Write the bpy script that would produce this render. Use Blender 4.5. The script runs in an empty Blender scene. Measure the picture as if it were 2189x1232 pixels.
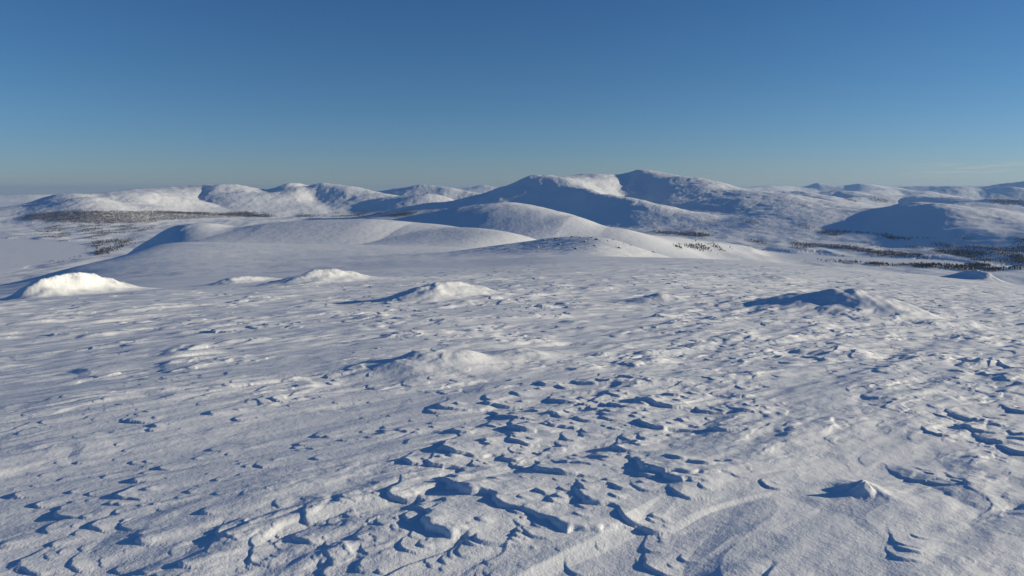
import bpy, math, random
import numpy as np

# ------------------------------------------------------------------ camera, sky, sun
scene = bpy.context.scene
COL = scene.collection
FPX, UC, VC, VH = 1563.0, 1094.5, 616.0, 410.0          # focal length and centre in photo pixels, horizon row
PITCH = math.atan((VC - VH) / FPX)
cam_d = bpy.data.cameras.new('camera'); cam = bpy.data.objects.new('camera', cam_d); COL.objects.link(cam)
cam_d.sensor_width = 36.0; cam_d.lens = 36.0 * FPX / 2189.0
cam_d.clip_start = 0.05; cam_d.clip_end = 200000.0
cam.location = (0, 0, 0); cam.rotation_euler = (math.pi / 2 - PITCH, 0, 0)
scene.camera = cam

SUN_EL, SUN_AZ = math.radians(11.0), math.radians(84.0)   # azimuth clockwise from +Y
world = bpy.data.worlds.new('World'); scene.world = world; world.use_nodes = True
wn, wl = world.node_tree.nodes, world.node_tree.links
bg = wn['Background']; bg.inputs['Strength'].default_value = 0.086
sky = wn.new('ShaderNodeTexSky'); sky.sky_type = 'NISHITA'; sky.sun_disc = False
sky.sun_elevation = SUN_EL; sky.sun_rotation = SUN_AZ
sky.altitude = 900.0; sky.air_density = 1.0; sky.dust_density = 0.0; sky.ozone_density = 5.7
# thin low clouds far off at the right, part of the sky
def wm(op, a, b=None):
    m = wn.new('ShaderNodeMath'); m.operation = op
    for k, q in enumerate((a, b)):
        if q is None: continue
        if isinstance(q, (int, float)): m.inputs[k].default_value = q
        else: wl.new(q, m.inputs[k])
    return m.outputs[0]
wtc = wn.new('ShaderNodeTexCoord'); wsx = wn.new('ShaderNodeSeparateXYZ'); wl.new(wtc.outputs['Generated'], wsx.inputs[0])
w_az = wm('ARCTAN2', wsx.outputs[0], wsx.outputs[1]); w_el = wsx.outputs[2]
wcv = wn.new('ShaderNodeCombineXYZ'); wl.new(wm('MULTIPLY', w_az, 26.0), wcv.inputs[0]); wl.new(wm('MULTIPLY', w_el, 330.0), wcv.inputs[1])
wnz = wn.new('ShaderNodeTexNoise'); wnz.inputs['Scale'].default_value = 1.0; wnz.inputs['Detail'].default_value = 6; wnz.inputs['Roughness'].default_value = .55
wl.new(wcv.outputs[0], wnz.inputs['Vector'])
def wramp(x, a, b):
    r = wn.new('ShaderNodeMapRange'); r.interpolation_type = 'SMOOTHSTEP'; r.inputs['From Min'].default_value = a; r.inputs['From Max'].default_value = b
    wl.new(x, r.inputs['Value']); return r.outputs[0]
w_m = wm('MULTIPLY', wm('MULTIPLY', wramp(wnz.outputs['Fac'], .44, .62), wramp(w_az, .44, .56)), wm('MULTIPLY', wramp(w_el, .014, .021), wramp(w_el, .037, .028)))
wmx = wn.new('ShaderNodeMix'); wmx.data_type = 'RGBA'; wmx.inputs[7].default_value = (5.0, 5.0, 4.7, 1)
wtn = wn.new('ShaderNodeMix'); wtn.data_type = 'RGBA'; wtn.blend_type = 'MULTIPLY'; wtn.inputs[7].default_value = (1.11, 1.03, 1.10, 1)
wl.new(wramp(w_el, .16, .02), wtn.inputs[0]); wl.new(sky.outputs[0], wtn.inputs[6])
wl.new(wm('MULTIPLY', w_m, .55), wmx.inputs[0]); wtz = wn.new('ShaderNodeMix'); wtz.data_type = 'RGBA'; wtz.blend_type = 'MULTIPLY'; wtz.inputs[7].default_value = (.74, .88, .97, 1)
wl.new(wramp(w_el, .06, .36), wtz.inputs[0]); wl.new(wtn.outputs[2], wtz.inputs[6]); wl.new(wtz.outputs[2], wmx.inputs[6]); wl.new(wmx.outputs[2], bg.inputs['Color'])

sun_d = bpy.data.lights.new('sun', 'SUN'); sun = bpy.data.objects.new('sun', sun_d); COL.objects.link(sun)
sun_d.energy = 5.0; sun_d.angle = math.radians(0.5); sun_d.color = (1.0, 0.875, 0.63)
sun.rotation_euler = (math.pi / 2 - SUN_EL, 0, math.pi - SUN_AZ)
scene.view_settings.view_transform = 'Standard'; scene.view_settings.look = 'None'
scene.view_settings.exposure = 0.12; scene.view_settings.gamma = 1.0
scene.cycles.max_bounces = 6; scene.cycles.volume_bounces = 0

# ------------------------------------------------------------------ helpers
rng = np.random.default_rng(7); random.seed(7)
cp, sp = math.cos(PITCH), math.sin(PITCH)

def slope(u, v):
    """azimuth and tangent of elevation of a photo pixel's ray"""
    a, b = (u - UC) / FPX, (VC - v) / FPX
    y, z = cp + b * sp, -sp + b * cp
    return math.atan2(a, y), z / math.hypot(a, y)

def at(u, v, D):
    az, t = slope(u, v)
    return (D * math.sin(az), D * math.cos(az), D * t)

def u_to_az(u): return slope(u, 500)[0]

_p = rng.permutation(512).astype(np.int64)
_ga = np.linspace(0, 2 * np.pi, 64, endpoint=False)
_gx, _gy = np.cos(_ga).astype(np.float32), np.sin(_ga).astype(np.float32)
def perlin(x, y, seed=0):
    x = x + seed * 17.31; y = y - seed * 9.77
    xi = np.floor(x); yi = np.floor(y)
    xf = (x - xi).astype(np.float32); yf = (y - yi).astype(np.float32)
    xi = xi.astype(np.int64); yi = yi.astype(np.int64)
    def g(i, j):
        k = _p[(_p[i & 511] + j) & 511] & 63
        return k
    u = xf * xf * xf * (xf * (xf * 6 - 15) + 10); w = yf * yf * yf * (yf * (yf * 6 - 15) + 10)
    k = g(xi, yi); n00 = _gx[k] * xf + _gy[k] * yf
    k = g(xi + 1, yi); n10 = _gx[k] * (xf - 1) + _gy[k] * yf
    k = g(xi, yi + 1); n01 = _gx[k] * xf + _gy[k] * (yf - 1)
    k = g(xi + 1, yi + 1); n11 = _gx[k] * (xf - 1) + _gy[k] * (yf - 1)
    a = n00 + u * (n10 - n00); b = n01 + u * (n11 - n01)
    return (a + w * (b - a)) * 1.4

def sst(a, b, x):
    t = np.clip((x - a) / (b - a), 0, 1); return t * t * (3 - 2 * t)

# ------------------------------------------------------------------ the lie of the land: heights under chosen bearings
VAL = -350.0
def V(u, D, v): return D * slope(u, v)[1]
DROW = np.array([0.5, 1.5, 3, 5, 8.5, 14, 20, 35, 80, 150, 300, 500, 800, 1200, 1600, 2200, 3000, 4200, 6000, 100000.])
near = [-1.70, -1.70, -1.73, -1.86, -2.12, -2.6, -3.1]
BASE = {   # bearing (photo column): heights at DROW
 -1500: near + [-4.5, -10.5, -20, -38, -68, -110, -190, -260, -330, VAL, VAL, VAL, VAL],
 0:    near + [-4.4, -9.6, -17.4, -33, -53, -84, -150, -230, -315, VAL, VAL, VAL, VAL],
 170:  near + [-4.4, -9.5, -16.8, -31, -48, -70, -108, -185, -295, VAL, VAL, VAL, VAL],
 230:  near + [-4.4, -9.45, -16.6, -30.5, -46, -68, -97, -150, -250, -335, VAL,  VAL, VAL],
 290:  near + [-4.35, -9.4, -16.4, -30, -45, -66, -86, -113, -200, -310, VAL, VAL, VAL],
 380:  near + [-4.35, -9.3, -16.2, -29.5, -44, -65, -82, -100, -155, -265, -350, VAL, VAL],
 600:  near + [-4.3, -9.0, -16.0, -29.5, -45, -67, -86, -108, -168, -250, -335, VAL, VAL],
 1000: near + [-4.3, -8.5, -14.5, -27, -44, -68, -96, -125, -188, -262, -330, VAL, VAL],
 1250: near + [-4.25, -8.0, -13.2, -26, -43, -82, -145, -205, -275, -330, VAL, VAL, VAL],
 1450: near + [-4.25, -7.9, -13.2, -30, -64, -125, -215, -285, -340, VAL, VAL, VAL, VAL],
 1800: near + [-4.4, -8.3, -14.2, -35, -75, -140, -240, -300, VAL, VAL, VAL, VAL, VAL],
 2189: near + [-4.4, -8.7, -16.3, -45, -95, -170, -280, -330, VAL, VAL, VAL, VAL, VAL],
 3800: near + [-4.7, -9.8, -19.0, -50, -100, -180, -290, -340, VAL, VAL, VAL, VAL, VAL],
}
def hermite(xk, yk, x):
    """monotone-limited cubic through knots, yk may be (n, m) with x 1-D -> (len(x), m)"""
    yk = np.asarray(yk, float); xk = np.asarray(xk, float)
    h = np.diff(xk); sh = (-1,) + (1,) * (yk.ndim - 1)
    d = np.diff(yk, axis=0) / h.reshape(sh)
    m = np.zeros_like(yk); m[0] = d[0]; m[-1] = d[-1]
    pr = d[:-1] * d[1:]
    with np.errstate(divide='ignore', invalid='ignore'):
        hm = 2 * pr / (d[:-1] + d[1:])
    m[1:-1] = np.where(pr > 0, hm, 0)
    i = np.clip(np.searchsorted(xk, x) - 1, 0, len(xk) - 2)
    t = ((x - xk[i]) / h[i]).reshape(sh); hh = h[i].reshape(sh)
    t = np.clip(t, 0, 1)
    return ((2*t**3 - 3*t**2 + 1) * yk[i] + (t**3 - 2*t**2 + t) * hh * m[i]
            + (-2*t**3 + 3*t**2) * yk[i+1] + (t**3 - t**2) * hh * m[i+1])
BAZ = np.array([u_to_az(u) for u in BASE])
BTAB = np.array(list(BASE.values()))                       # (bearing, row)
AZF = np.linspace(BAZ[0], BAZ[-1], 400)
LDF = np.linspace(math.log(0.5), math.log(100000), 1400)
_t = hermite(BAZ, BTAB, AZF)                               # (400, rows)
_t = hermite(np.log(DROW), _t.T, LDF)                      # (1400, 400)
for _ in range(14): _t[:, 1:-1] = (_t[:, :-2] + 2 * _t[:, 1:-1] + _t[:, 2:]) / 4
for _ in range(6): _t[1:-1] = (_t[:-2] + 2 * _t[1:-1] + _t[2:]) / 4
def base_h(x, y):
    az = np.arctan2(x, y); ld = np.log(np.maximum(np.hypot(x, y), 0.5))
    a = np.clip((az - AZF[0]) / (AZF[1] - AZF[0]), 0, 398.999); l = np.clip((ld - LDF[0]) / (LDF[1] - LDF[0]), 0, 1398.999)
    i = l.astype(int); j = a.astype(int); fi = l - i; fj = a - j
    return (_t[i, j]*(1-fi)*(1-fj) + _t[i+1, j]*fi*(1-fj) + _t[i, j+1]*(1-fi)*fj + _t[i+1, j+1]*fi*fj)

class Ridge:
    """a crest line (photo column, row, distance) falling off to both sides"""
    def __init__(s, pts, w, pw=1.8, wend=None):
        P = np.array([at(*p) for p in pts]); s.P = P; s.w = w; s.pw = pw
        s.W = np.full(len(P), float(w)) if np.isscalar(w) else np.array(w, float); s.w = w = float(s.W.max())
        s.A = P[:, 2] - base_h(P[:, 0], P[:, 1])
        s.A = np.maximum(s.A, 0.0)
        s.box = (P[:, 0].min(), P[:, 0].max(), P[:, 1].min(), P[:, 1].max())
    def __call__(s, x, y):
        out = np.zeros_like(x)
        m = s.w * 3.2
        sel = (x > s.box[0]-m) & (x < s.box[1]+m) & (y > s.box[2]-m) & (y < s.box[3]+m)
        if not sel.any(): return out
        X, Y = x[sel], y[sel]
        best = np.zeros_like(X)
        acc = np.zeros_like(X); wacc = np.zeros_like(X); wsum = np.full_like(X, 1e-9); dm = np.full_like(X, 1e18)
        for k in range(len(s.P) - 1):
            ax, ay = s.P[k, :2]; bx, by = s.P[k+1, :2]
            dx, dy = bx-ax, by-ay; L2 = dx*dx+dy*dy + 1e-9
            t = np.clip(((X-ax)*dx + (Y-ay)*dy) / L2, 0, 1)
            d2 = (X-ax-t*dx)**2 + (Y-ay-t*dy)**2
            A = s.A[k] + (s.A[k+1]-s.A[k])*t
            q = 1.0 / (d2/s.w**2 + 0.05)**2.2
            acc += q*A; wacc += q*(s.W[k] + (s.W[k+1]-s.W[k])*t); wsum += q; dm = np.minimum(dm, d2)
        wv = wacc/wsum; d = np.sqrt(dm + (0.06*wv)**2) - 0.06*wv
        out[sel] = acc / wsum * np.exp(-(d / wv)**s.pw) * sst(3.2, 2.4, d / wv)
        return out

K = 1000.0
# name -> list of ridges; each named landform becomes one object
LAND = [
 ('mountain', 'long white mountain with a shaded left shoulder behind the dark wood', [
   Ridge([(-60,452,9.6*K),(60,436,9.8*K),(150,415,10*K),(215,413,10.4*K),(275,407,10.8*K)], 1000, 1.5),
   Ridge([(275,408,10.8*K),(300,405,11.6*K),(390,399,12.3*K),(440,396,12.3*K),(480,394,12*K),(535,411,11.4*K)], 1250, 1.6),
   Ridge([(170,422,9.4*K),(190,442,8.8*K)], 700, 1.7), Ridge([(290,412,10.2*K),(310,438,9.4*K)], 700, 1.7),
 ]),
 ('mountain', 'twin topped white mountain in the middle of the left range', [
   Ridge([(560,410,12.6*K),(605,400,12.4*K),(640,393,12*K),(662,397,11.8*K),(702,392,11.8*K),(745,398,11.6*K),(810,412,11.2*K)], 900, 1.6),
   Ridge([(640,395,12*K),(620,412,11.2*K)], 550, 1.7),
 ]),
 ('mountain', 'low rounded white mountain just left of the highest massif', [
   Ridge([(810,409,13.6*K),(860,402,13.2*K),(905,395,13*K),(950,400,12.8*K),(1030,415,12.4*K)], 850, 1.6),
   Ridge([(760,425,11*K),(850,420,10.6*K),(900,417,10.4*K)], 700, 1.7),
 ]),
 ('mountain', 'highest white massif with two broad summits and deep blue shaded flanks', [
   Ridge([(960,432,8.8*K),(1040,414,8.9*K),(1080,398,9*K),(1130,377,9*K),(1155,375,9*K),(1190,378,8.9*K)], 800, 1.9),
   Ridge([(1190,378,8.9*K),(1230,378,9.6*K),(1272,372,10*K),(1325,373,10.2*K),(1348,367,10.2*K),(1375,364,10.1*K),(1405,369,9.9*K),(1470,378,9.5*K),(1510,388,9.2*K),(1565,405,8.9*K),(1640,414,8.5*K)], 1050, 1.8),
   Ridge([(1190,379,8.8*K),(1230,402,8.2*K),(1310,417,7.6*K),(1390,436,7.1*K),(1470,458,6.6*K)], 500, 1.6),
   Ridge([(1356,375,9.9*K),(1350,394,9.4*K),(1362,412,8.9*K)], 380, 1.7),
   Ridge([(1565,405,8.9*K),(1640,412,8.2*K),(1720,430,7.6*K),(1760,442,7.2*K)], 1300, 1.7),
   Ridge([(1440,405,8.8*K),(1540,425,7.9*K),(1620,445,7.2*K)], 900, 1.7),
 ]),
 ('hill', 'rounded snow hill in front of the highest massif, lit on its right flank', [
   Ridge([(985,452,3.9*K),(1030,440,3.8*K),(1065,435,3.75*K),(1110,437,3.65*K),(1180,450,3.5*K),(1250,468,3.35*K),(1330,489,3.3*K),(1420,505,3.7*K),(1490,516,4.3*K),(1560,524,4.75*K)], [620,620,600,560,520,470,420,360,300,240], 1.8),
 ]),
 ('hill', 'smooth broad snow hill with a shaded left end above the left lake', [
   Ridge([(345,498,2.75*K),(400,482,2.75*K),(470,479,2.7*K),(560,484,2.6*K)], [200,240,260,280], 1.8),
   Ridge([(500,488,2.75*K),(610,477,2.7*K),(700,471,2.65*K),(800,470,2.6*K),(900,477,2.6*K),(1000,488,2.5*K),(1120,505,2.3*K)], [260,330,360,360,360,340,280], 1.9),
 ]),
 ('hill', 'small snow dome dotted with rocks at the edge of the plateau', [
   Ridge([(1030,537,560),(1140,517,540),(1215,507,520),(1245,506,510),(1290,511,500),(1350,527,480),(1420,548,460)], 62, 1.7),
 ]),
 ('hill', 'blunt snow hill at right whose near face lies in blue shade', [
   Ridge([(1790,466,7.5*K),(1880,446,7.1*K),(1945,434,6.8*K),(2000,436,6.5*K),(2060,446,6.1*K)], 700, 1.7),
   Ridge([(2060,446,6.3*K),(2140,446,7*K),(2260,438,7.2*K),(2500,436,7.2*K)], 650, 1.8),
   Ridge([(2010,436,6.4*K),(2040,460,5.8*K),(2080,486,5.3*K)], 420, 1.7),
   Ridge([(2130,446,6.5*K),(2200,478,5.6*K),(2260,500,5.1*K)], 500, 1.7),
 ]),
 ('hill', 'low snow rise behind the right hill, streaked with dark wood', [
   Ridge([(1580,409,12*K),(1640,407,13*K),(1700,409,13*K),(1760,420,12*K)], 900, 1.7),
   Ridge([(1740,416,16*K),(1790,408,16.5*K),(1830,413,16*K)], 750, 1.7),
   Ridge([(1800,426,13*K),(1870,418,14*K),(1960,417,14.5*K),(2060,426,13*K)], 850, 1.6),
   Ridge([(2080,434,12*K),(2130,425,12.5*K),(2189,427,12.5*K),(2350,420,12.5*K)], 900, 1.6),
 ]),
 ('far_hills', 'hazy blue chain of hills along the skyline', [
   Ridge([(-500,418,30*K),(-200,414,30*K),(0,417,29*K),(60,416,29*K),(130,415,30*K),(250,417,30*K)], 1500, 1.7),
   Ridge([(520,412,26*K),(560,408,26*K),(620,411,26*K)], 1500, 1.7),
   Ridge([(950,408,28*K),(1000,401,28*K),(1035,396,28*K),(1075,402,28*K),(1150,410,28*K)], 1400, 1.5),
   Ridge([(1520,408,24*K),(1600,402,25*K),(1660,396,27*K),(1720,399,28*K),(1756,392,28*K),(1800,398,28*K),(1836,393,28*K),(1900,399,30*K),(1990,398,30*K),(2100,398,30*K),(2300,396,30*K)], 1600, 1.5),
   Ridge([(1980,412,19*K),(2050,398,20*K),(2090,404,20*K),(2150,400,20*K)], 1300, 1.5),
   Ridge([(2080,404,24*K),(2150,392,24*K),(2200,386,24*K),(2300,380,24*K)], 1700, 1.5),
   Ridge([(1840,408,17*K),(1900,404,18*K),(1960,408,18*K)], 1100, 1.6),
 ]),
]
# frozen lakes, outlines as photo pixels on the valley floor
LAKES = [[(-500,514),(0,510),(60,512),(150,515),(205,530),(200,548),(120,561),(0,578),(-500,590)],
         [(1490,504),(1600,507),(1750,517),(1700,523),(1560,514)],
         [(1768,524),(1820,520),(1880,525),(1925,534),(1850,532)],
         [(1380,530),(1560,532),(1700,540),(1850,549),(2000,555),(2085,563),(2060,569),(1900,566),(1780,562),(1380,548)],
         [(2105,566),(2300,572),(2300,577),(2120,574)]]
def lake_xy(poly):
    out = []
    for u, v in poly:
        az, t = slope(u, v); D = VAL / t; out.append((D*math.sin(az), D*math.cos(az)))
    return np.array(out)
LAKEXY = [lake_xy(p) for p in LAKES]
def inside(poly, x, y):
    r = np.zeros(x.shape, bool)
    for k in range(len(poly)):
        x0, y0 = poly[k]; x1, y1 = poly[k-1]
        c = ((y0 > y) != (y1 > y))
        with np.errstate(divide='ignore', invalid='ignore'):
            r ^= c & (x < (x1-x0)*(y-y0)/(y1-y0+1e-12)+x0)
    return r

def far_h(x, y, want_id=False):
    """height beyond the plateau: base + landforms + relief noise"""
    D = np.hypot(x, y)
    wx = x + 160*perlin(x/900, y/900, 21); wy = y + 160*perlin(x/900, y/900, 22)
    f = sst(1200, 5000, D); wx = x + (wx-x)*f; wy = y + (wy-y)*f
    p = 7.0; acc = np.zeros_like(x); best = np.zeros_like(x); idx = np.full(x.shape, -1, np.int16)
    for i, (_, _, rs) in enumerate(LAND):
        c = np.zeros_like(x)
        for r in rs: c += r(wx, wy)**p
        acc += c
        if want_id:
            m = (c > best) & (c > 35.0**p); m &= c > 0
            best = np.where(m, c, best); idx[m] = i
    L = acc**(1/p)
    b = base_h(x, y)
    hgt = np.clip(L/250, 0, 1.4)
    # valley lumps and slope relief
    lk = np.zeros(x.shape)
    near_ = (D > 2400) & (D < 7500)
    if near_.any():
        xs, ys = x[near_], y[near_]; a_ = np.zeros(xs.shape)
        xw = xs + 60*perlin(xs/150, ys/150, 31); yw = ys + 90*perlin(xs/220, ys/220, 32)
        for ox, oy in ((0, 0), (45, 0), (-45, 0), (0, 90), (0, -90), (30, 60), (-30, 60), (30, -60), (-30, -60)):
            for q in LAKEXY: a_ += inside(q, xw+ox, yw+oy)/9.0
        lk[near_] = sst(.15, .95, np.minimum(a_, 1))
    lk = lk*sst(40, 8, L)*sst(30, 4, b-VAL)
    shore = 1-lk
    v = sst(2000, 4200, D)
    n = 16*np.abs(perlin(x/520, y/700, 1)) + 8*perlin(x/210, y/260, 2) + 3.5*perlin(x/80, y/90, 3)
    n2 = 9*perlin(x/1300, y/1500, 4) + 9*perlin(x/600, y/640, 5) + 6.0*perlin(x/260, y/280, 6) + 3.6*perlin(x/110, y/110, 7)
    rg = lambda q: 1-2*np.abs(q)
    n2 = n2 + 5*rg(perlin(x/480, y/620, 14)) + 4*rg(perlin(x/210, y/260, 15)) + 2.6*rg(perlin(x/95, y/120, 16)) + 1.6*rg(perlin(x/48, y/70, 17)) - 10
    n3 = 3.0*perlin(x/240, y/300, 8) + 1.2*perlin(x/90, y/120, 9) + .5*perlin(x/30, y/40, 10)
    mid = sst(150, 900, D) * (1 - v)
    H = b + L + shore * v * (n * (1-np.clip(hgt*1.3, 0, .75)) + n2 * np.clip(hgt, 0, 1)*.9*(.3+.7*sst(3000, 6500, D))) + n3 * mid * .4
    H = H*(1-lk) + (VAL - 1.0)*lk
    if want_id:
        idx[lk > .6] = 100
        return H, idx
    return H

for _ in range(5):          # settle the crests at their heights once all landforms overlap
    for _, _, rs in LAND:
        for r in rs:
            h = far_h(r.P[:, 0].copy(), r.P[:, 1].copy()); b = base_h(r.P[:, 0], r.P[:, 1])
            r.A = np.maximum(r.A * np.clip(np.maximum(r.P[:, 2]-b, 1)/np.maximum(h-b, 1), .7, 1.3), 0)

# ------------------------------------------------------------------ the grid: rings and bearings, finest where the eye is near
uin = np.linspace(-20, 2209, 1180)
az_in = np.arctan((uin - UC) / FPX * 1.0)
azL = np.linspace(math.radians(-64), az_in[0], 90)[:-1]; azR = np.linspace(az_in[-1], math.radians(72), 110)[1:]
AZ = np.concatenate([azL, az_in, azR]); NC = len(AZ)
DEDGE = 170.0
rn = np.concatenate([np.exp(np.linspace(math.log(0.9), math.log(2.6), 60))[:-1], np.exp(np.linspace(math.log(2.6), math.log(DEDGE), 1650))])
rf = np.exp(np.linspace(math.log(DEDGE), math.log(62000), 1350))[1:]
NRN = len(rn)
def grid(r): 
    return r[:, None]*np.sin(AZ)[None], r[:, None]*np.cos(AZ)[None]

# ---- near ground
X, Y = grid(rn); D = np.broadcast_to(rn[:, None], X.shape)
LOGR = np.log(rn)
WAX = np.array([math.cos(math.radians(43)), math.sin(math.radians(43))])     # wind axis, nose -> tail
S = X*WAX[0] + Y*WAX[1]; T = -X*WAX[1] + Y*WAX[0]
Zb = base_h(X, Y)
cell = np.maximum(D*0.0034, 0.004)
def oct_(wl, st, seed, sl):
    """one octave: wavelength, stretch along the wind, slope"""
    fade = np.clip((wl/2.2 / cell) - 0.6, 0, 1)
    return perlin(S/(wl*st), T/wl, seed) * wl * sl * fade
uu = UC + FPX*np.tan(np.arctan2(X, Y))
# where the crust is rough
patch = perlin(S/2.6, T/1.3, 40) + .7*perlin(S/.9, T/.5, 41) + .5*perlin(S/9, T/6, 42)
rough = 0.35 + 0.65*sst(-.35, .55, patch)
right = sst(1250, 1650, uu)*sst(3.6, 5.2, D)
rough = np.clip(rough*(0.75 + .35*sst(6, 12, D)) + .25*right, 0, 1.25)
leftsmooth = sst(32, 60, D)*sst(950, 500, uu)
rough *= 1 - .85*leftsmooth
rough *= 1 - .35*sst(70, 160, D)
R = np.zeros_like(X); Rlong = 0
for k, (wl, st, sl) in enumerate([(.035,1.3,.04),(.07,1.6,.06),(.14,2.0,.065),(.3,2.6,.055),(.65,2.8,.036),(1.4,2.4,.018),(3.2,2.0,.018),(7,1.8,.014),(16,1.6,.010),(40,1.5,.008)]):
    o = oct_(wl, st, 50+k, sl)
    if wl < .9: o = o*rough*(1+.9*sst(5, 13, D))
    R += o
    if wl > 2: Rlong = Rlong + o
# broken crust: small chunks standing proud of the surface
for wl, hh, sd, lo in [(.05,.09,119,.20),(.10,.10,120,.22),(.2,.09,121,.25),(.4,.065,122,.27),(.85,.04,123,.3)]:
    fade = np.clip(wl/2.2/cell - .6, 0, 1)
    if not fade.any(): continue
    R += .65*wl*hh*sst(lo, lo+.22, perlin(S/(wl*2.2)+.4*perlin(S/wl/.8, T/wl/.8, sd+20), T/wl, sd))*sst(.0, .7, patch+.6*perlin(S/(wl*14), T/(wl*9), sd+30)+.30*sst(7, 16, D)+.3*right)*fade*(1-.85*leftsmooth)*(.5+.5*sst(4.5, 9, D))
# streaks combed along the wind
for wl, st, sl, sd in [(.10,7,.02,140),(.26,8,.028,141),(.6,7,.028,142)]:
    R += oct_(wl, st, sd, sl)
# terraced wind-crust: soft steps that break to the lee
wl_ = [(.22,.035,60),(.55,.07,61),(1.3,.12,62)]
for wl, hh, sd in wl_:
    fade = np.clip(wl/2.5/cell - .6, 0, 1)
    ph = S/wl*.35 + 1.5*perlin(S/(wl*5), T/(wl*1.6), sd) + .5*perlin(S/(wl*1.3), T/(wl*.6), sd+5)
    fr = ph - np.floor(ph)
    saw = np.where(fr < .12, fr/.12, 1-(fr-.12)/.88)
    amp = sst(.0, .6, perlin(S/(wl*4), T/(wl*2.2), sd+9))
    R += hh*.28*saw*amp*fade*(0.4+.6*rough)*(1-.8*leftsmooth)

# drift tongues: rounded steep nose facing the lee, long tail up-wind
TG = np.zeros_like(X)
wpS = .05*perlin(X/.16, Y/.16, 70) + .022*perlin(X/.06, Y/.06, 71)
wpT = .05*perlin(X/.16, Y/.16, 72) + .022*perlin(X/.06, Y/.06, 73)
def tongue(x0, y0, L, W, h, ang=43.0, e=None):
    r0 = math.hypot(x0, y0); a0 = math.atan2(x0, y0); m = max(L*2.2, W*2.2)
    i0, i1 = np.searchsorted(rn, [r0-m, r0+m]); j0, j1 = np.searchsorted(AZ, [a0-m/r0, a0+m/r0])
    if i1-i0 < 3 or j1-j0 < 3: return
    sl = (slice(i0, i1), slice(j0, j1))
    ca, sa = math.cos(math.radians(ang)), math.sin(math.radians(ang))
    k = min(W, .35)/.25
    x = X[sl]-x0; y = Y[sl]-y0
    s = x*ca + y*sa + k*wpS[sl]*1.2; t = -x*sa + y*ca + k*wpT[sl]
    q = s - t*t/W*.65
    e = e or max(.014, h*1.0)
    qq = np.clip(q/e, 0, 1)
    z = h*np.sqrt(np.clip(1-(1-qq)**2, 0, 1))*(.6*np.exp(-np.maximum(q, 0)/(L*.32)) + .4*np.clip(1-np.maximum(q, 0)/(L*1.3), 0, 1))*np.exp(-(t/W)**2*.9)
    dip = -.12*h*np.exp(-(np.minimum(q, 0)/(h*2.5))**2)*sst(e*.2, -e*.2, q)*np.exp(-(t/W)**2)*(q > -h*9)
    o = TG[sl]
    TG[sl] = np.where(z > 2e-4, np.maximum(o, z), np.where(o <= 0, np.minimum(o, dip), o))
def ground_at(u, v):
    az, t = slope(u, v); j = int(np.clip(np.searchsorted(AZ, az), 0, NC-1))
    hit = np.nonzero(((Zb+Rlong)[:, j] >= rn*t) & (rn > 1.8))[0]
    d = rn[hit[0]] if len(hit) else 70.0
    return d*math.sin(az), d*math.cos(az), min(d, 70.0)
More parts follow.
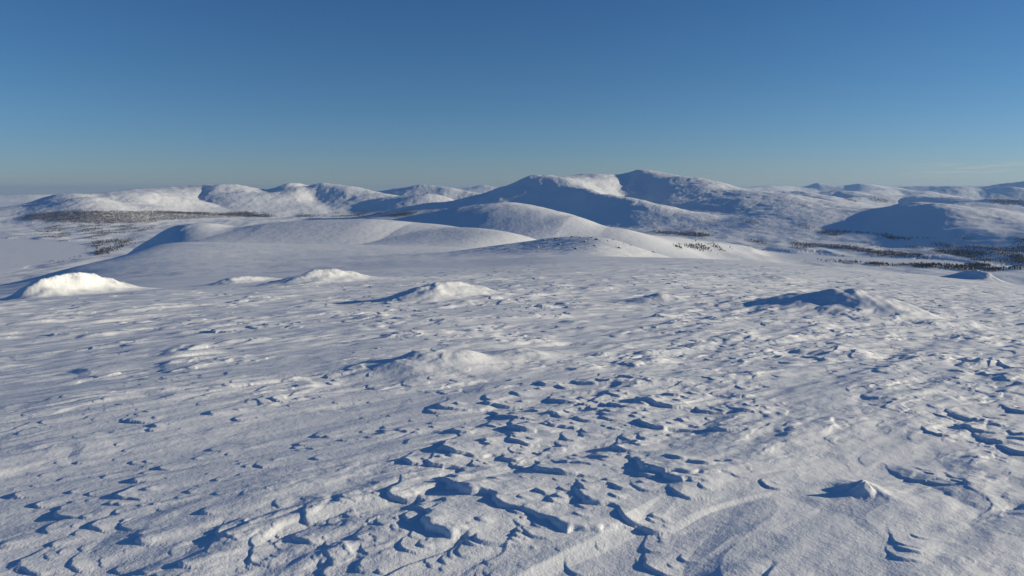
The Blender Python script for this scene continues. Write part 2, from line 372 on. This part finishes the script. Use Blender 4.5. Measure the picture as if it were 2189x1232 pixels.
# the large tongues of the foreground: nose pixel, length and half-width in photo px, height factor
BIG = [(985,1065,260,85,1.25),(1075,1095,150,60,1.1),(1130,1110,150,60,1.0),(925,1150,260,80,1.2),(1035,1178,150,55,1.0),(1182,1140,200,70,1.15),
 (1340,1125,130,45,1.1),(1245,1085,170,60,1.1),(1240,1060,120,45,.9),(1165,1022,190,60,1.1),(1225,998,110,45,.9),(1400,1020,200,75,1.25),(1440,1040,120,50,1.),
 (1320,965,130,40,1.1),(1285,985,90,35,.9),(955,975,180,60,1.1),(925,1005,150,45,.9),(1012,1005,110,40,.8),(1085,990,120,40,.9),(1100,925,150,50,1.1),
 (1100,955,130,45,1.0),(1185,920,120,45,1.),(1240,905,110,35,.9),(1215,945,80,30,.8),(865,1000,90,40,.7),(855,925,120,30,.6),(975,930,110,35,.8),
 (1385,915,150,55,.8),(1380,870,170,50,1.),(1440,855,100,40,.8),(1330,820,120,35,.9),(1290,825,80,25,.8),(1240,828,90,30,.8),(1160,832,90,30,.8),(1195,835,70,25,.7),
 (1500,880,70,30,.8),(1535,880,70,30,.8),(1570,880,80,30,.8),(1480,900,60,22,.7),(850,1080,130,55,.9),(905,1110,110,40,.7),(740,1085,90,40,.6),
 (650,1130,150,40,.8),(705,1135,80,30,.7),(465,1165,200,50,.6),(495,1175,110,40,.55),(440,1210,150,45,.55),(530,1185,90,30,.8),(540,1215,100,35,.8),(580,1185,80,30,.7),
 (250,1070,110,45,.9),(120,1115,150,40,.8),(200,1138,120,35,.8),(240,1110,100,28,.6),(85,1145,130,30,.6),(40,1225,180,45,.55),(140,1220,160,40,.6),
 (650,1175,100,30,.7),(700,1190,80,30,.7),(765,1175,80,30,.6),(800,1140,60,25,.5),(770,1200,90,30,.7),(860,1195,80,30,.7),(700,1215,80,30,.7),
 (275,905,140,25,.8),(325,915,110,22,.7),(310,885,60,14,.5),(445,890,110,20,.8),(500,900,90,18,.6),(580,860,90,20,.7),(590,1100,80,25,.4),(520,1075,60,25,.3),
 (1500,1020,120,30,.4),(1570,1030,100,25,.4),(1640,1050,60,25,.5),(1970,1035,100,40,.6),(2000,1045,70,25,.5),(2060,1050,110,30,.5),
 (2060,895,130,30,1.),(2120,895,90,22,.8),(2020,895,90,22,.6),(2090,925,160,30,1.),(2130,950,160,30,1.),(2180,950,120,30,.9),(2180,975,130,30,.9),(2000,935,80,25,.7),
 (1390,1178,110,25,.5),(1390,1220,130,40,.6),(1930,1185,90,30,.6),(1945,1200,80,25,.6),(1920,1215,70,25,.5),(2185,885,80,22,.8),
 (450,714,130,20,1.),(530,706,120,20,1.1),(560,700,120,20,.9),(640,693,60,14,.7),(110,718,60,18,.6),(1150,660,90,16,1.),(1190,652,80,14,.8),(1210,660,60,12,.7),(700,810,70,14,.6),(740,800,70,14,.6)]
for _ in range(75):        # smaller lobes crowd between them in the middle of the foreground
    u_, v_ = random.gauss(1200, 170), random.uniform(850, 1190)
    if u_ > 1560 or u_ < 830: continue
    BIG.append((u_, v_, random.uniform(60, 140), random.uniform(16, 42), random.uniform(.5, .95)))
for u, v, l, w, hf in BIG:
    x0, y0, d = ground_at(u, v); px = d/FPX
    ang = 43 + random.uniform(-9, 9)
    L = l*px*1.2; W = w*px*1.25
    hh = min(.115*W*hf + .013*hf, .5)*max(1, (d/4.6))**.7*(.72 if u < 800 else 1.0)
    tongue(x0, y0, L*.8, W, hh, ang)
    for k in range(2):   # smaller lobes riding on the flank
        q = random.uniform(.15, .7)*L; tt = random.uniform(-.6, .6)*W
        c, s_ = math.cos(math.radians(ang)), math.sin(math.radians(ang))
        tongue(x0+c*q-s_*tt, y0+s_*q+c*tt, L*.35, W*.4, hh*random.uniform(.75, 1.0), ang + random.uniform(-12, 12))
# the countless small ones, in patches
def scatter(n, d0, d1, w0, w1, dens, hf, a0=-.66, a1=.66, l0=1.8, l1=4.0):
    for _ in range(n):
        d = math.exp(random.uniform(math.log(d0), math.log(d1))); a = random.uniform(a0, a1)
        x0, y0 = d*math.sin(a), d*math.cos(a)
        s = x0*WAX[0]+y0*WAX[1]; t = -x0*WAX[1]+y0*WAX[0]
        pn = float(perlin(np.array([s/2.2/max(1, d/9)]), np.array([t/1.1/max(1, d/9)]), 80)[0])
        u = UC + FPX*math.tan(a)
        if pn + random.uniform(-.25, .25) + (.25 if u > 1500 and d > 5 else 0) < dens: continue
        if d > 35 and u < 800 and random.random() < .9: continue
        W = w0*(w1/w0)**(random.random()**1.8)
        W *= max(1.0, (d/6)**.75)
        tongue(x0, y0, W*random.uniform(l0, l1), W, W*random.uniform(.08, .16)*hf, 43+random.uniform(-14, 14))
scatter(700, 2.6, 7, .02, .08, .30, 1.0)
scatter(420, 2.7, 5.6, .025, .075, .0, 1.5, -.66, -.08, 3.5, 8.0)
scatter(2300, 6, 18, .02, .08, .14, .9)
scatter(3200, 15, 60, .03, .09, .08, .95)
scatter(2200, 50, 165, .03, .07, .0, 1.0)
Zg = Zb + R + TG
jn = sst(110, 165, D); Zg = Zb + (R+TG)*(1-jn) + jn*(far_h(X, Y)-Zb)

# ---- snow mounds standing on the plateau
def MR(pts, w, pw=1.7, tilt=.0005):
    """crest points as (column, row of the crest, row of the ground under it)"""
    us = np.array([p[0] for p in pts], float); ds = np.log([ground_at(p[0]+k, p[2])[2] for p in pts for k in (-20, 0, 20)])
    c = np.polyfit(np.repeat(us, 3)+np.tile([-20, 0, 20], len(us)), ds, 1)
    c[0] = tilt; c[1] = ds.mean()-c[0]*us.mean()
    dm = float(np.exp(ds.mean())); w = np.array(w)*dm/FPX      # width given in photo pixels
    return Ridge([(u, v, float(np.exp(c[0]*u+c[1]))) for u, v, g in pts], float(w) if w.ndim == 0 else w, pw)
MOUNDS = [
 ('smooth white snow mound at the left edge, with a long shaded left side',
   [MR([(85,598,604),(115,590,605),(150,584,606),(190,585,607),(225,595,607),(250,602,608)], 36, 1.6)]),
 ('white rough snow mound left of the middle, with a thin shadow on its left',
   [MR([(640,590,603),(675,577,604),(705,575,605),(745,580,606),(790,592,607)], 46, 1.6)]),
 ('steep pitted snow mound near the middle, with a dark blue left side',
   [MR([(900,614,630),(935,604,633),(975,603,636),(1015,610,640),(1055,630,645)], 60)]),
 ('small pointed snow mound left of the largest mound',
   [MR([(1380,636,644),(1412,627,647),(1445,634,648)], 42)]),
 ('largest snow mound at right, long and ribbed by the wind, shaded on its left',
   [MR([(1600,645,653),(1700,628,658),(1780,619,664),(1835,619,668),(1890,634,674),(1950,658,684),(2030,688,702)], [75,90,100,100,90,75,55], 1.6, -.0001)]),
 ('low wide crusted snow mound in the middle ground, with a blue hollow on its left',
   [MR([(880,768,784),(930,752,782),(985,750,784),(1045,760,782),(1120,748,768)], 92)]),
 ('small sharp snow drift at lower right, peaked over a dark triangular shadow',
   [MR([(1850,1030,1064),(1868,1042,1066),(1895,1062,1074)], 50, 1.3, -.0004), MR([(1850,1031,1064),(1815,1058,1074)], 24, 1.2)]),
 ('faint low snow mound far out on the right half of the plateau',
   [MR([(1630,593,598),(1660,590,599),(1700,597,602)], 32)]),
 ('tiny snow mound at the plateau edge before the right shore trees',
   [Ridge([(2060,581,118),(2085,577.5,117),(2108,582,116)], 1.5, 1.6)]),
 ('low ragged snow mound between the left edge mound and the rough mound',
   [MR([(490,595,599),(525,590,600),(575,594,600)], 28)]),
]

def mat_snow(name, scales, strength, tint=(0.84, 0.865, 0.895)):
    m = bpy.data.materials.new(name); m.use_nodes = True
    n, l = m.node_tree.nodes, m.node_tree.links
    b = n['Principled BSDF']; b.inputs['Roughness'].default_value = .62
    b.inputs['Specular IOR Level'].default_value = .18
    tc = n.new('ShaderNodeTexCoord')
    n1 = n.new('ShaderNodeTexNoise'); n1.inputs['Scale'].default_value = scales[2]; n1.inputs['Detail'].default_value = 5
    l.new(tc.outputs['Object'], n1.inputs['Vector'])
    mx = n.new('ShaderNodeMix'); mx.data_type = 'RGBA'
    mx.inputs[6].default_value = (*[c*.95 for c in tint], 1); mx.inputs[7].default_value = (*[min(c*1.03, .93) for c in tint], 1)
    l.new(n1.outputs['Fac'], mx.inputs[0]); l.new(mx.outputs[2], b.inputs['Base Color'])
    prev = None
    for sc, st in zip(scales[:2], strength):
        nz = n.new('ShaderNodeTexNoise'); nz.inputs['Scale'].default_value = sc; nz.inputs['Detail'].default_value = 3; nz.inputs['Roughness'].default_value = .6
        l.new(tc.outputs['Object'], nz.inputs['Vector'])
        bp = n.new('ShaderNodeBump'); bp.inputs['Strength'].default_value = st; bp.inputs['Distance'].default_value = .35/sc
        l.new(nz.outputs['Fac'], bp.inputs['Height'])
        if prev: l.new(prev.outputs['Normal'], bp.inputs['Normal'])
        prev = bp
    l.new(prev.outputs['Normal'], b.inputs['Normal'])
    return m
M_NEAR = mat_snow('wind_packed_snow', (90, 28, 3), (.5, .35))
M_FAR = mat_snow('mountain_snow', (1/14., 1/60., 1/400.), (.22, .10))
M_MTN = mat_snow('mountain_snow_far', (1/28., 1/75., 1/400.), (.32, .2))
M_LAKE = mat_snow('lake_snow', (1/5., 1/90., 1/300.), (.08, .08))

def link(name, me, label, cat=None, kind=None, group=None, mat=None):
    o = bpy.data.objects.new(name, me); COL.objects.link(o)
    if label: o['label'] = label
    if cat: o['category'] = cat
    if kind: o['kind'] = kind
    if group: o['group'] = group
    if mat: me.materials.append(mat)
    return o
def mesh_from(name, co, quads):
    me = bpy.data.meshes.new(name)
    nv, nf = len(co), len(quads)
    me.vertices.add(nv); me.vertices.foreach_set('co', np.ascontiguousarray(co, np.float32).ravel())
    k = quads.shape[1]
    me.loops.add(nf*k); me.loops.foreach_set('vertex_index', np.ascontiguousarray(quads, np.int32).ravel())
    me.polygons.add(nf); me.polygons.foreach_set('loop_start', np.arange(0, nf*k, k, dtype=np.int32))
    me.polygons.foreach_set('use_smooth', np.ones(nf, bool))
    me.update(calc_edges=True); return me
def quads_of(nr, nc):
    i = np.arange((nr-1)*nc).reshape(nr-1, nc)[:, :-1].ravel()
    return np.stack([i, i+1, i+1+nc, i+nc], 1)
def sub(co, q):
    used, inv = np.unique(q.ravel(), return_inverse=True)
    return co[used], inv.reshape(q.shape)

qn = quads_of(NRN, NC)
co = np.stack([X, Y, Zg], -1).reshape(-1, 3)
link('snow_plateau', mesh_from('snow_plateau', co, qn), 'wind carved snow plateau covering the foreground', kind='structure', mat=M_NEAR)

for label, rr in MOUNDS:
    M = np.zeros_like(X)
    for r in rr:
        for k, (px_, py_, pz_) in enumerate(r.P):
            i_ = np.searchsorted(rn, math.hypot(px_, py_)); j_ = np.searchsorted(AZ, math.atan2(px_, py_))
            r.A[k] = max(.01, pz_ - (Zb+Rlong)[min(i_, NRN-1), j_])
        wx = X + .16*r.w*perlin(X/(r.w*.7), Y/(r.w*.7), 93); wy = Y + .16*r.w*perlin(X/(r.w*.7), Y/(r.w*.7), 94)
        M = np.maximum(M, r(wx, wy))
    A = M.max(); w_ = max(r.w, .12)
    M = M*(1 + .05*perlin(S/(1.1*w_), T/(.7*w_), 90) + (.03 if w_ > 1.4 else .05)*perlin(S/(.36*w_), T/(.26*w_), 91) + .026*perlin(X/(.14*w_), Y/(.14*w_), 92))
    sel = M > .0003
    z = np.where(sel, Zg - (TG*.8 + (R-Rlong)*.55)*sst(0, .5, M/A) + M, Zg - .0005)
    f = sel.ravel()[qn].any(1)
    c, q = sub(np.stack([X, Y, z], -1).reshape(-1, 3), qn[f])
    ii = np.unravel_index(np.argmax(M), M.shape)
    loc = np.array([X[ii], Y[ii], Zg[ii]])
    o = link('snow_mound', mesh_from('snow_mound', c-loc, q), label, 'snow mound', group='snow mounds on the plateau', mat=M_NEAR)
    o.location = loc

# ---- far land
rall = np.concatenate([[rn[-1]], rf])
XF, YF = grid(rall)
ZF, IDX = far_h(XF, YF, True)
ZF[0] = Zg[-1]
qf = quads_of(len(rall), NC)
cof = np.stack([XF, YF, ZF], -1).reshape(-1, 3)
fid = IDX.ravel()[qf].max(1)
for i, (nm, lb, _) in enumerate(LAND):
    c, q = sub(cof, qf[fid == i])
    if len(q): link(nm, mesh_from(nm, c, q), lb, kind='structure', mat=M_MTN if nm == 'mountain' or 'streaked' in lb or 'chain' in lb else M_FAR)
c, q = sub(cof, qf[fid == -1]); link('snow_valley', mesh_from('snow_valley', c, q), 'snow covered valley floor between the hills', kind='structure', mat=M_FAR)
c, q = sub(cof, qf[fid == 100]); link('frozen_lake', mesh_from('frozen_lake', c, q), 'flat snow covered frozen lakes in the valley', kind='structure', mat=M_LAKE)

# ------------------------------------------------------------------ trees
def first_hit(u, v, dmin):
    az, t = slope(u, v); j = int(np.clip(np.searchsorted(AZ, az), 1, NC-1)); fj = (az-AZ[j-1])/(AZ[j]-AZ[j-1])
    col = ZF[:, j-1]*(1-fj) + ZF[:, j]*fj; e = col/rall
    k = np.nonzero((e >= t) & (rall > 500))[0]
    if len(k) == 0 or rall[k[0]] < dmin: return None
    i = k[0]; d = rall[i]; return d*math.sin(az), d*math.cos(az), float(col[i])
WOODS = [  # outline on the photo, count, noise length (m), threshold, tree height
 ([(30,468),(60,458),(130,453),(300,452),(420,455),(540,459),(560,464),(420,468),(340,473),(320,478),(230,479),(120,475)], 15000, 500, -.28, 6.5),
 ([(300,454),(560,455),(960,456),(960,463),(560,465)], 5000, 420, -.05, 10),
 ([(40,506),(120,482),(330,480),(330,492),(200,512)], 3600, 160, .08, 7),
 ([(165,533),(210,515),(290,509),(275,526),(215,547),(190,545)], 900, 90, -.15, 9),
 ([(60,557),(180,548),(120,562)], 200, 90, .0, 8),
 ([(700,456),(960,447),(930,462)], 500, 200, .1, 9),
 ([(1390,494),(1500,499),(1560,509),(1500,508),(1400,499)], 700, 200, -.2, 9),
 ([(1590,514),(1700,519),(1850,527),(1930,535),(2050,535),(2189,547),(2230,556),(2189,563),(2060,556),(1900,549),(1780,540),(1640,524)], 5000, 170, -.06, 7),
 ([(1930,530),(1990,518),(2189,500),(2230,520),(2189,550),(2040,536)], 2200, 150, .10, 6.5),
 ([(1740,557),(1800,556),(1880,563),(2000,565),(2100,565),(2200,571),(2200,583),(2100,580),(2000,574),(1880,569)], 1500, 70, .02, 11),
 ([(1440,524),(1570,527),(1560,536),(1440,531)], 260, 90, .1, 9),
 ([(1700,488),(1780,493),(1860,500),(2000,510),(1900,513),(1720,500)], 700, 160, .1, 9),
 ([(1380,485),(1560,470),(1760,480),(1700,500),(1400,492)], 500, 200, .2, 8),
 ([(1800,425),(1960,420),(2189,430),(2189,438),(1950,433),(1820,432)], 1500, 500, .1, 14),
]
trees = []
for poly, n, nl, th, hgt_ in WOODS:
    P = np.array(poly, float); k = 0; tries = 0
    lo, hi = P.min(0), P.max(0)
    U = rng.uniform(lo[0], hi[0], n*6); W_ = rng.uniform(lo[1], hi[1], n*6); ok = inside(P, U, W_)
    for u, v in zip(U[ok], W_[ok]):
        if k >= n: break
        h = first_hit(u, v, 7000 if (u < 1000 and v < 480) else 3000)
        if h is None: continue
        x, y, z = h
        x += rng.normal(0, 8); y += rng.normal(0, 40)
        if float(perlin(np.array([x/nl]), np.array([y/nl/2.2]), 101)[0]) + rng.normal(0, .12) < th: k += .35; continue
        if any(inside(q, np.array([x]), np.array([y]))[0] for q in LAKEXY) and rng.random() < .93: continue
        k += 1; trees.append((x, y, hgt_*rng.uniform(.6, 1.25)))
TX = np.array([t[0] for t in trees]); TY = np.array([t[1] for t in trees]); TH = np.array([t[2] for t in trees])
TZ = far_h(TX.copy(), TY.copy())
order = np.argsort(-(TH/np.hypot(TX, TY)))
def bark(name, c):
    m = bpy.data.materials.new(name); m.use_nodes = True
    n, l = m.node_tree.nodes, m.node_tree.links; b = n['Principled BSDF']; b.inputs['Roughness'].default_value = .9
    tc = n.new('ShaderNodeTexCoord'); nz = n.new('ShaderNodeTexNoise'); nz.inputs['Scale'].default_value = .8; nz.inputs['Detail'].default_value = 3
    l.new(tc.outputs['Object'], nz.inputs['Vector'])
    mx = n.new('ShaderNodeMix'); mx.data_type = 'RGBA'; mx.inputs[6].default_value = (*[k*.6 for k in c], 1); mx.inputs[7].default_value = (*[k*1.5 for k in c], 1)
    l.new(nz.outputs['Fac'], mx.inputs[0]); l.new(mx.outputs[2], b.inputs['Base Color']); return m
M_TREE = bark('bare_birch_twigs', (.075, .06, .055))
def birch_mesh(seed):
    r = random.Random(seed); V_, F_ = [], []
    def tube(p, q, a, b):
        p, q = np.array(p), np.array(q); d = q-p; d = d/np.linalg.norm(d); s1 = np.cross(d, [.3, .9, .2]); s1 /= np.linalg.norm(s1); s2 = np.cross(d, s1)
        o = len(V_)
        for c, rad in ((p, a), (q, b)):
            for k in range(5):
                g = 2*math.pi*k/5; V_.append(c + rad*(math.cos(g)*s1+math.sin(g)*s2))
        for k in range(5): F_.append((o+k, o+(k+1) % 5, o+5+(k+1) % 5, o+5+k))
    top = (r.uniform(-.05, .05), r.uniform(-.05, .05), .92)
    tube((0, 0, -.06), (0, 0, .35), .03, .022); tube((0, 0, .35), top, .022, .005)
    for k in range(9):
        z0 = r.uniform(.22, .75); g = r.uniform(0, 6.28); L = r.uniform(.18, .36)*(1.1-z0*.6)
        e = (L*math.cos(g), L*math.sin(g), z0+L*r.uniform(.5, 1.1)); tube((0, 0, z0), e, .011, .004)
        for _ in range(14):       # twig sprays
            f = r.uniform(.35, 1.1); c = np.array([e[0]*f, e[1]*f, z0+(e[2]-z0)*f]) + np.array([r.gauss(0, .045) for _ in range(3)])
            a = np.array([r.gauss(0, 1) for _ in range(3)]); a[2] = abs(a[2]); a /= np.linalg.norm(a); b_ = np.cross(a, [r.random(), r.random(), r.random()]); b_ /= np.linalg.norm(b_)+1e-6
            o = len(V_); V_.extend([c-b_*.022, c+b_*.022, c+a*.10+b_*.012, c+a*.10-b_*.012]); F_.append((o, o+1, o+2, o+3))
    return mesh_from('birch_tree', np.array(V_), np.array(F_))
BM = [birch_mesh(k) for k in range(4)]
for b in BM: b.materials.append(M_TREE)
for k, i in enumerate(order[:300]):
    o = bpy.data.objects.new('birch_tree', BM[k % 4]); COL.objects.link(o)
    o.location = (TX[i], TY[i], TZ[i]); o.rotation_euler = (0, 0, random.uniform(0, 6.28)); h = TH[i]; o.scale = (h*1.15, h*1.15, h)
    o['label'] = 'small dark bare birch among the scattered trees beyond the plateau edge'; o['category'] = 'tree'; o['group'] = 'bare birches near the frozen lake'
# the far woods read as one mass
rest = order[300:]
def clump(n, x, y, z, h):
    th = rng.uniform(0, 6.28, (n, 1)) + np.linspace(0, 2*np.pi, 5)[None, :-1]
    rad = (h*.26)[:, None]*rng.uniform(.6, 1.3, (n, 4))
    mid = np.stack([x[:, None]+rad*np.cos(th), y[:, None]+rad*np.sin(th), z[:, None]+h[:, None]*rng.uniform(.35, .7, (n, 4))], -1)
    bot = np.stack([x, y, z-1], -1)[:, None]; top = np.stack([x+h*.05*rng.normal(size=n), y, z+h], -1)[:, None]
    v = np.concatenate([bot, mid, top], 1); o = np.arange(n)[:, None, None]*6
    f = np.array([[0, 2, 1], [0, 3, 2], [0, 4, 3], [0, 1, 4], [5, 1, 2], [5, 2, 3], [5, 3, 4], [5, 4, 1]])[None]
    return v.reshape(-1, 3), (f+o).reshape(-1, 3)
for nm, lb, m in (('birch_woods', 'dark birch woods in the valley left of the middle', TX[rest] < 300), ('birch_woods', 'dark birch woods along the frozen lakes at right', TX[rest] >= 300)):
    i = rest[m]; c, f = clump(len(i), TX[i], TY[i], TZ[i], TH[i])
    link(nm, mesh_from(nm, c, f), lb, kind='stuff', mat=M_TREE)

# ------------------------------------------------------------------ rocks on the small dome
M_ROCK = bark('dark_lichen_rock', (.09, .085, .08))
def rock_mesh(seed):
    import bmesh
    bm = bmesh.new(); bmesh.ops.create_icosphere(bm, subdivisions=3, radius=1)
    r = np.random.default_rng(seed); dirs = r.normal(size=(9, 3)); dirs /= np.linalg.norm(dirs, axis=1)[:, None]; cut = r.uniform(.55, .95, 9)
    for v in bm.verts:
        p = np.array(v.co)
        for d, c in zip(dirs, cut):
            q = p @ d
            if q > c: p = p - d*(q-c)*.9
        v.co = p*np.array([1.15, .9, .8])
    bm.normal_update()
    me = bpy.data.meshes.new('rock'); bm.to_mesh(me); bm.free()
    me.materials.append(M_ROCK); me.materials.append(M_NEAR)
    for p in me.polygons: p.material_index = 1 if p.normal.z > .45 else 0
    return me
RK = [rock_mesh(k) for k in range(3)]
for k, (u, v) in enumerate([(1163,513),(1188,509),(1222,505),(1240,506),(1262,507),(1275,511),(1298,514),(1310,512),(1332,519),(1347,523),(1362,524),(1384,532),(1396,538),(1230,531),(1195,522),(1270,524),(1322,529),(1150,528),(1250,516),(1120,524)]):
    az, t = slope(u, v+2); j = int(np.searchsorted(AZ, az)); e = ZF[:, j]/rall; q = np.nonzero((e >= t) & (rall > 300) & (rall < 900))[0]
    if not len(q): continue
    i = q[0]; o = bpy.data.objects.new('rock', RK[k % 3]); COL.objects.link(o); o.location = (XF[i, j], YF[i, j], ZF[i, j]+.15)
    sc = random.uniform(.5, 1.1); o.scale = (sc*1.3, sc*1.1, sc); o.rotation_euler = (0, 0, random.uniform(0, 6))
    o['label'] = 'small snow capped dark rock on the small snow dome'; o['category'] = 'rock'; o['group'] = 'rocks on the small snow dome'

# ------------------------------------------------------------------ the air
def haze():
    me = bpy.data.meshes.new('haze'); lo, hi = (-70000, -3000, float(min(ZF.min(), VAL)-60)), (75000, 64000, float(max(ZF.max(), 2)+40))
    v = [(x, y, z) for x in (lo[0], hi[0]) for y in (lo[1], hi[1]) for z in (lo[2], hi[2])]
    me.from_pydata(v, [], [(0,1,3,2),(4,6,7,5),(0,4,5,1),(2,3,7,6),(0,2,6,4),(1,5,7,3)]); me.update()
    m = bpy.data.materials.new('cold_air'); m.use_nodes = True; n, l = m.node_tree.nodes, m.node_tree.links
    n.remove(n['Principled BSDF']); pv = n.new('ShaderNodeVolumePrincipled'); pv.inputs['Color'].default_value = (.36, .60, 1.0, 1)
    pv.inputs['Density'].default_value = 1.4e-5; pv.inputs['Anisotropy'].default_value = .2
    l.new(pv.outputs[0], n['Material Output'].inputs['Volume'])
    link('haze', me, None, kind='stuff', mat=m)
haze()
